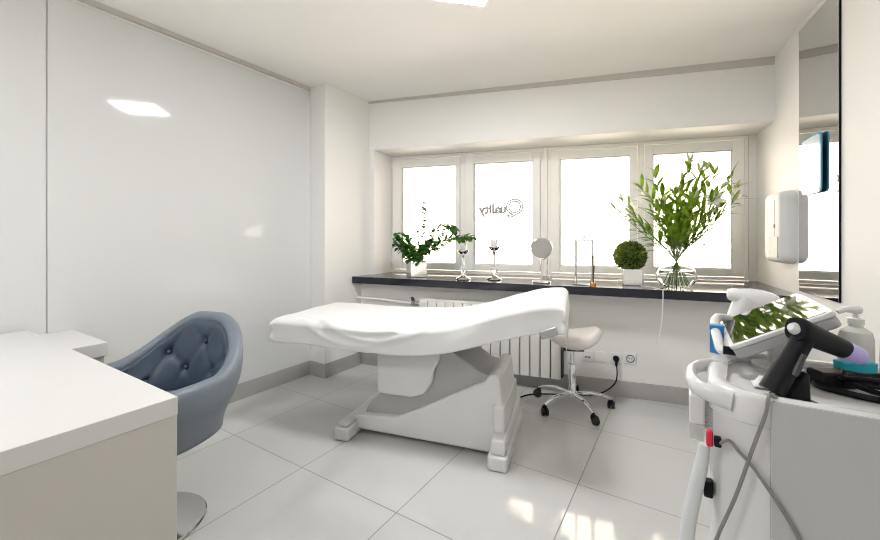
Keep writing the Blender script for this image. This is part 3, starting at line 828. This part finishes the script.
# ------------------------------------------------------------------ right wall: mirror, dispenser, panel
WA = math.atan(.125)
def rframe(y): return Matrix.Translation((rw(y), y, 0)) @ Matrix.Rotation(WA, 4, 'Z')   # local -x points into the room
wm = thing('wall_mirror', 'tall narrow mirror with a thin black edge on the right wall', 'mirror', (rw(2.998), 2.998, 0), WA)
MB().box(-.010, -.001, -.252, .238, .868, 2.478).build('backing', M_black, wm, bevel=.001)
MB().box(-.0115, -.0102, -.2495, .2365, .870, 2.476).build('mirror_glass', M_mirror, wm, smooth=False)
dp = thing('towel_dispenser', 'white lockable towel dispenser on the right wall beside the tall mirror', 'dispenser', (rw(3.45), 3.45, 1.03), WA)
b = MB()
def rr(x0, x1, y0, y1, r, n=6):
    P = []
    for (cx, cy, a0) in ((x1 - r, y1 - r, 0), (x0 + r, y1 - r, 90), (x0 + r, y0 + r, 180), (x1 - r, y0 + r, 270)):
        for k in range(n + 1):
            a = math.radians(a0 + 90 * k / n); P.append((cx + r * math.cos(a), cy + r * math.sin(a)))
    return P
rows = []
for dpt, ins in ((.001, 0), (.045, 0), (.062, .004), (.076, .014), (.083, .026), (.086, .042)):
    rows.append([(-dpt, p[0], p[1]) for p in rr(-.17 + ins, .17 - ins, ins, .475 - ins, .062 - ins * .6)])
vs = b._grid(rows, cv=True); b.bm.faces.new(vs[-1]); b.bm.faces.new(vs[0][::-1])
b.build('housing', M_disp, dp, angle=50)
MB().prism(rr(-.125, .045, .035, .175, .012), -.090, -.080, 'x').build('level_window', M_dispw, dp, bevel=.001)
Ml = Matrix.Rotation(-PI / 2, 4, 'Y')
MB().lathe([(1e-5, .089), (.014, .089), (.014, .084)], (0, -.055, .245), 16, Ml).build('lock', M_dgrey, dp)
MB().box(-.0875, -.084, -.058, -.052, .175, .42).build('seam', M_dispw, dp)
gp = thing('acrylic_display', 'small rounded glass panel with a blue edge fixed to the tall mirror', 'display', (rw(3.025), 3.025, 1.45), WA)
b = MB().prism(rr(-.135, .115, 0, .33, .03), -.030, -.022, 'x'); b.build('edge', M_bluegl, gp, bevel=.001)
MB().prism(rr(-.125, .105, .01, .32, .025), -.0315, -.0295, 'x').build('face', M_frost, gp)
MB().box(-.023, -.0105, -.02, .02, .14, .18).build('standoff', M_dgrey, gp)

# ------------------------------------------------------------------ cosmetic trolley machine
tr = thing('treatment_trolley', 'white laser treatment trolley with a loop handle beside the right wall', 'trolley', (.33, 1.12, 0))
TOP = .90
body = [(.62, .948), (.62, 1.29), (.12, 1.29), (.085, 1.27), (.062, 1.22), (.050, 1.10), (.046, 1.03)]
nb = 8
for k in range(nb + 1):
    a = PI + (PI / 2) * k / nb
    body.append((.126 + .08 * math.cos(a), 1.028 + .08 * math.sin(a)))
MB().prism(body, .10, TOP - .032).build('body', M_white, tr, world=True, bevel=.006, seg=3)
# raised rim of the top
def offset(poly, d):
    c = Vector((.33, 1.12)); out = []
    for p in poly:
        out.append((p[0] + (d if p[0] < .33 else -d), p[1] + (d if p[1] < 1.12 else -d)))
    return out
MB().prism(body, TOP - .031, TOP - .018).build('top_surface', M_white, tr, world=True, bevel=.003)
b = MB(); rows = []
cc = Vector((.33, 1.12, 0))
for p in body:
    p = Vector((p[0], p[1], 0)); o = p + Vector((-.005 if p.x < .3 else .005, -.005 if p.y < 1.1 else .005, 0))
    inn = p + Vector((.03 if p.x < .3 else -.03, .022 if p.y < 1.1 else -.022, 0))
    rows.append([p + Vector((0, 0, TOP - .060)), o + Vector((0, 0, TOP - .057)), o + Vector((0, 0, TOP - .008)), o.lerp(inn, .2) + Vector((0, 0, TOP)), o.lerp(inn, .6) + Vector((0, 0, TOP)), inn + Vector((0, 0, TOP - .008)), inn + Vector((0, 0, TOP - .0175))])
b._grid(rows, cu=True); b.build('top_rim', M_white, tr, world=True, angle=60)
MB().box(.136, .616, .9405, .9485, .14, TOP - .005).build('front_panel', M_greyp, tr, world=True, bevel=.001)  # white like the body; its shaded side is painted in as grey
# loop handle
hz = TOP - .012
MB().tube([(.080, .960, hz - .012), (.050, .966, hz - .008), (.026, .980, hz - .004), (.014, 1.01, hz), (.012, 1.05, hz), (.016, 1.095, hz), (.032, 1.135, hz), (.058, 1.158, hz), (.085, 1.163, hz - .002)], [.014, .0125, .0115, .011, .011, .011, .011, .012, .013], 12, 5, flat=1.5).build('loop_handle', M_white, tr, world=True)
# clip-on holder
hb = MB().box(.008, .037, .995, 1.06, .80, .862).build('side_holder', M_white, tr, world=True, bevel=.004)
b = MB()
b.box(.036, .050, 1.004, 1.05, .792, .862)
for k in range(9): b.box(.0375, .051, 1.0015, 1.006, .795 + k * .0075, .7985 + k * .0075)
b.build('ribbed_grip', M_greyp, tr, world=True)
MB().box(.010, .036, .998, 1.055, .765, .80).build('clear_holder', mat('clear_acrylic', (.75, .76, .76), .1, trans=.6), tr, world=True, bevel=.002)
MB().box(.034, .050, .985, 1.005, .655, .69).build('hook', M_black, tr, world=True, bevel=.003)
for (x, y) in ((.10, 1.0), (.56, 1.0), (.10, 1.24), (.56, 1.24)):
    MB().lathe([(1e-5, -.015), (.036, -.015), (.04, -.01), (.04, .01), (.036, .015), (1e-5, .015)], (x, y, .04), 20, Matrix.Rotation(PI / 2, 4, 'Y')).box(x - .02, x + .02, y - .02, y + .02, .05, .102).build('caster', M_rubber, tr, world=True)

# hose with red clip
hs = thing('suction_hose', 'pale grey hose with a red clip hanging beside the white trolley', 'hose', (.02, .96, .0))
MB().tube([(.034, .965, .775), (.030, .962, .74), (.018, .955, .68), (.005, .945, .60), (-.005, .94, .45), (-.002, .945, .2), (.01, .96, .03)], [.010, .012, .0135, .0135, .0135, .0135, .0135], 12, 5).build('hose', M_hose, hs, world=True)
MB().box(.037, .049, .955, .968, .776, .808).build('clip', M_red, hs, world=True, bevel=.003)
MB().box(.0495, .062, .946, .960, .782, .802).build('connector', M_black, hs, world=True, bevel=.003)
t = MB().tube([(.060, .948, .792), (.072, .937, .806), (.0895, .936, .788), (.1076, .935, .768), (.140, .934, .720), (.1725, .935, .661), (.20, .935, .58), (.22, .935, .45), (.22, .935, .01)], .0032, 8).build('grey_cable', M_cable)
tag(t, 'thin grey cable sagging from the red clip across the trolley front', 'cable', 'grey cables on the trolley')

# monitor -----------------------------------------------------------
mo = thing('touch_monitor', 'tilted white monitor with a glossy black screen reflecting the lilies', 'monitor', (.20, 1.22, TOP - .018))
ux = Vector((.178, 0, .102)).normalized(); uy = Vector((0, 1, 0)); un = ux.cross(uy).normalized()
if un.z < 0: un = -un
MM = Matrix((( ux.x, uy.x, un.x, .085), (ux.y, uy.y, un.y, 1.095), (ux.z, uy.z, un.z, .952), (0, 0, 0, 1)))
b = MB(); pl = rr(0, .200, 0, .31, .016)
vs = MB(); vs.prism(rr(.002, .198, .002, .308, .015), -.034, -.0105); vs.bm.transform(MM); vs.build('back_shell', M_shell, mo, world=True, bevel=.005, seg=3)
vs = MB(); vs.prism(pl, -.011, 0); vs.bm.transform(MM); vs.build('bezel', M_white, mo, world=True, bevel=.003, seg=2)
vs = MB(); vs.prism(rr(.010, .190, .010, .300, .008), -.001, .0012); vs.bm.transform(MM); vs.build('screen', M_screen, mo, world=True)
MB().lathe([(1e-5, 0), (.05, 0), (.05, .008), (.018, .014), (.018, .085), (1e-5, .085)], (.19, 1.24, TOP - .018), 24).build('stand', M_white, mo, world=True)
MB().tube([(.105, 1.14, .938), (.078, 1.16, .925), (.070, 1.20, .945), (.068, 1.27, .965), (.078, 1.34, .975), (.11, 1.37, .97)], [.010, .011, .011, .011, .011, .009], 10, 5).build('side_handle', M_white, mo, world=True)
MB().lathe([(1e-5, -.012), (.010, -.012), (.010, .012), (1e-5, .012)], (.0885, 1.13, .935), 14, Matrix.Rotation(PI / 2, 4, 'Y')).build('knob', M_black, mo, world=True)

# white device head  behind the monitor
hd = thing('treatment_applicator', 'white rounded treatment head on a neck behind the tilted monitor', 'treatment head', (.17, 1.60, 0))
def loft(b, secs, seg=20):
    rows = []
    for (c, rx, rz, ax) in secs:
        c = Vector(c); ax = Vector(ax).normalized(); up = Vector((0, 0, 1)); s = ax.cross(up)
        if s.length < .1: s = Vector((0, 1, 0))
        s.normalize(); u2 = s.cross(ax)
        rows.append([c + s * rx * math.cos(2 * PI * k / seg) + u2 * rz * math.sin(2 * PI * k / seg) for k in range(seg)])
    vs = b._grid(rows, cv=True); b.bm.faces.new(vs[0][::-1]); b.bm.faces.new(vs[-1]); return b
HX = [(.118, .008, .008, 1.022), (.121, .019, .017, 1.022), (.132, .026, .022, 1.021), (.152, .030, .026, 1.016), (.18, .038, .036, 1.009), (.21, .041, .040, 1.002), (.236, .036, .033, 1.0), (.252, .024, .022, 1.0), (.256, .008, .008, 1.0)]
HX = [(x_, a_, c_, z_ - .010) for x_, a_, c_, z_ in HX]
loft(MB(), [((x, 1.60, z), a_, c_, (1, 0, 0)) for x, a_, c_, z in HX]).build('head', M_white, hd, world=True, angle=60)
MB().tube([(.18, 1.60, 1.0), (.160, 1.60, .965), (.145, 1.60, .90), (.15, 1.60, .70), (.17, 1.60, .40), (.17, 1.60, .05)], [.042, .034, .030, .028, .026, .026], 16, 5).build('neck', M_white, hd, world=True)
MB().lathe([(1e-5, 0), (.13, 0), (.13, .03), (.04, .06), (1e-5, .06)], (.17, 1.60, 0), 32).build('foot', M_white, hd, world=True)
MB().box(.250, .266, 1.588, 1.612, .984, 1.004).build('socket', M_black, hd, world=True, bevel=.003)

# pistol handpiece --------------------------------------------------
Rv = Vector((.8464, .5326, 0)); Fv = Vector((-.5326, .8464, 0)); Zv = Vector((0, 0, 1))
gp0 = Vector((.140, .985, TOP - .018))
gun = thing('pistol_handpiece', 'black pistol-shaped handpiece with a lavender tip standing on the trolley', 'handpiece', gp0)
def G(u, z, v=0): return gp0 + Rv * u + Zv * z + Fv * v
MB().tube([G(.050, .140), G(.056, .138), G(.09, .123), G(.130, .106), G(.146, .099)], [.022, .0245, .0215, .019, .018], 20, 3).build('barrel', M_black, gun, world=True)
MB().tube([G(.051, .1395), G(.046, .1416), G(.041, .1436)], [.012, .011, .007], 20, 1).build('rear_cap', M_white, gun, world=True)
MB().tube([G(.144, .0998), G(.164, .091), G(.178, .085)], [.0182, .0172, .015], 20, 1).build('tip', M_lav, gun, world=True)
MB().tube([G(.069, .130), G(.052, .098), G(.024, .052), G(.004, .018)], [.0205, .021, .0225, .024], 18, 4, flat=.8).build('grip', M_black, gun, world=True)
MB().tube([G(.049, .095, -.019), G(.036, .070, -.021), G(.028, .056, -.022)], [.005, .007, .005], 10, 3).build('trigger', M_dgrey, gun, world=True)
b = MB(); vs = [G(.022, .0), G(.068, .0), G(.066, .055), G(.055, .06)]
f1 = [b.bm.verts.new(v - Fv * .016) for v in vs]; f2 = [b.bm.verts.new(v + Fv * .016) for v in vs]
b.bm.faces.new(f1); b.bm.faces.new(f2[::-1])
for i in range(4): b.bm.faces.new((f1[i], f2[i], f2[(i + 1) % 4], f1[(i + 1) % 4]))
b.box(0, 0.0001, 0, .0001, 0, .0001) if False else None
b.build('cradle', M_black, gun, world=True, bevel=.004)
MB().box(-.012, .075, -.022, .022, 0, .004, Matrix.Translation(gp0) @ Matrix.Rotation(.5617, 4, 'Z')).build('foot_plate', M_black, gun, world=True)
W = lambda x, y, z: Vector((x, y, z))
MB().tube([G(.002, .014), G(-.004, .012, -.028), W(.136, .945, .905), W(.131, .935, .898), W(.127, .934, .87), W(.108, .934, .80), W(.082, .934, .70), W(.052, .935, .605), W(.03, .935, .5), W(.02, .935, .3), W(.02, .935, .01)], .0034, 8).build('cord', M_cable, gun, world=True)

# clutter on the trolley top ----------------------------------------
TZ_ = TOP - .018
ad = thing('power_adapter', 'black power adapter with coiled black cable on the trolley top', 'adapter', (.265, 1.15, TZ_))
MB().box(-.034, .034, -.022, .022, 0, .034, Matrix.Rotation(.5, 4, 'Z')).build('brick', M_black, ad, bevel=.005)
b = MB(); pts = []
for k in range(40):
    a = k * 2 * PI / 13; r = 1 + .12 * math.sin(k * 1.7)
    pts.append((.085 + .075 * r * math.cos(a), -.012 + .036 * r * math.sin(a), .007 + .0006 * k + .004 * (k % 3)))
b.tube([(.03, .015, .012)] + pts, .0052, 8, 4); b.build('coiled_cable', M_black, ad)
MB().tube([(-.03, -.02, .008), (-.02, -.045, .007), (.05, -.075, .007), (.13, -.07, .007), (.22, -.05, .007)], .0065, 8, 4).build('thick_cable', M_black, ad)

pb = thing('pump_bottle', 'milky pump bottle standing at the back of the trolley top', 'bottle', (.332, 1.262, TZ_))
MB().lathe([(1e-5, 0), (.028, 0), (.030, .004), (.030, .085), (.026, .103), (.013, .113), (.011, .12), (1e-5, .12)], seg=30).build('bottle', M_btl, pb)
MB().lathe([(1e-5, .119), (.014, .119), (.014, .132), (.006, .134), (.005, .15), (1e-5, .15)], seg=20).build('collar', M_white, pb)
MB().tube([(.006, 0, .152), (-.02, -.012, .153), (-.034, -.018, .146)], [.009, .007, .005], 10, 2).build('pump_spout', M_white, pb)
cb = thing('turquoise_box', 'small turquoise carton in front of the pump bottle', 'box', (.318, 1.213, TZ_), .45)
MB().box(-.034, .034, -.014, .014, 0, .044).build('carton', M_cyan, cb, bevel=.003)
MB().box(-.0345, .0345, -.0145, .0145, .037, .045).build('lid', M_cyan, cb, bevel=.003)
tb = thing('cream_tube', 'white tube with a brown cap right of the pump bottle', 'tube', (.378, 1.248, TZ_))
MB().lathe([(1e-5, .03), (.012, .03), (.0125, .05), (.010, .125), (1e-5, .128)], seg=18).build('tube', M_btl, tb)
MB().lathe([(1e-5, 0), (.012, 0), (.012, .032), (1e-5, .032)], seg=18).build('cap', M_brown, tb)
pe = thing('lotion_bottle', 'peach lotion bottle at the right edge of the trolley top', 'bottle', (.42, 1.262, TZ_))
MB().lathe([(1e-5, 0), (.024, 0), (.026, .004), (.026, .10), (.012, .115), (1e-5, .116)], seg=26).build('bottle', M_peach, pe)
MB().lathe([(1e-5, .115), (.013, .115), (.013, .14), (1e-5, .14)], seg=20).build('cap', M_white, pe)
bc = thing('blue_carton', 'small blue carton on the trolley top beside the monitor handle', 'box', (.071, 1.245, TOP), -.05)
MB().box(-.015, .015, -.014, .014, 0, .070).build('carton', M_blue, bc, bevel=.0015)
MB().box(-.0155, .0155, -.0145, .0145, .058, .072).build('lid', M_blue, bc, bevel=.0015)
sa = thing('paper_sachet', 'crumpled white paper sachet on the trolley top behind the black handpiece', 'sachet', (.148, 1.065, TZ_))
b = MB(); rows = []
for i in range(9):
    rows.append([((i / 8 - .5) * .05, (j / 6 - .5) * .04, .004 + .022 * math.sin(PI * i / 8) * math.sin(PI * j / 6) * (1 + .5 * noise.noise(Vector((i * .8, j * .9, 1))))) for j in range(7)])
b._grid(rows); b.build('sachet', M_sheet, sa, solid=.002)

# ------------------------------------------------------------------ camera, world
cam = bpy.data.cameras.new('camera'); co = bpy.data.objects.new('camera', cam); COL.objects.link(co)
co.location = (0, 0, 1.2); co.rotation_euler = (PI / 2, 0, .5618)
cam.sensor_width = 36; cam.lens = 36 * 388.7 / 880; cam.shift_y = -(270 - 237.4) / 880; cam.clip_start = .02
sc.camera = co
wd = bpy.data.worlds.new('daylight'); sc.world = wd; wd.use_nodes = True
bg = wd.node_tree.nodes['Background']; bg.inputs[0].default_value = (1.0, .86, .70, 1); bg.inputs[1].default_value = 2.7
sc.view_settings.view_transform = 'Standard'; sc.view_settings.look = 'None'; sc.view_settings.gamma = 1
sc.view_settings.exposure = 1.45; sc.view_settings.use_curve_mapping = False
sc.cycles.use_denoising = True
sc.cycles.filter_width = 1.1
sc.cycles.max_bounces = 14; sc.cycles.diffuse_bounces = 8; sc.cycles.transparent_max_bounces = 16; sc.cycles.transmission_bounces = 12
sc.cycles.sample_clamp_indirect = 8
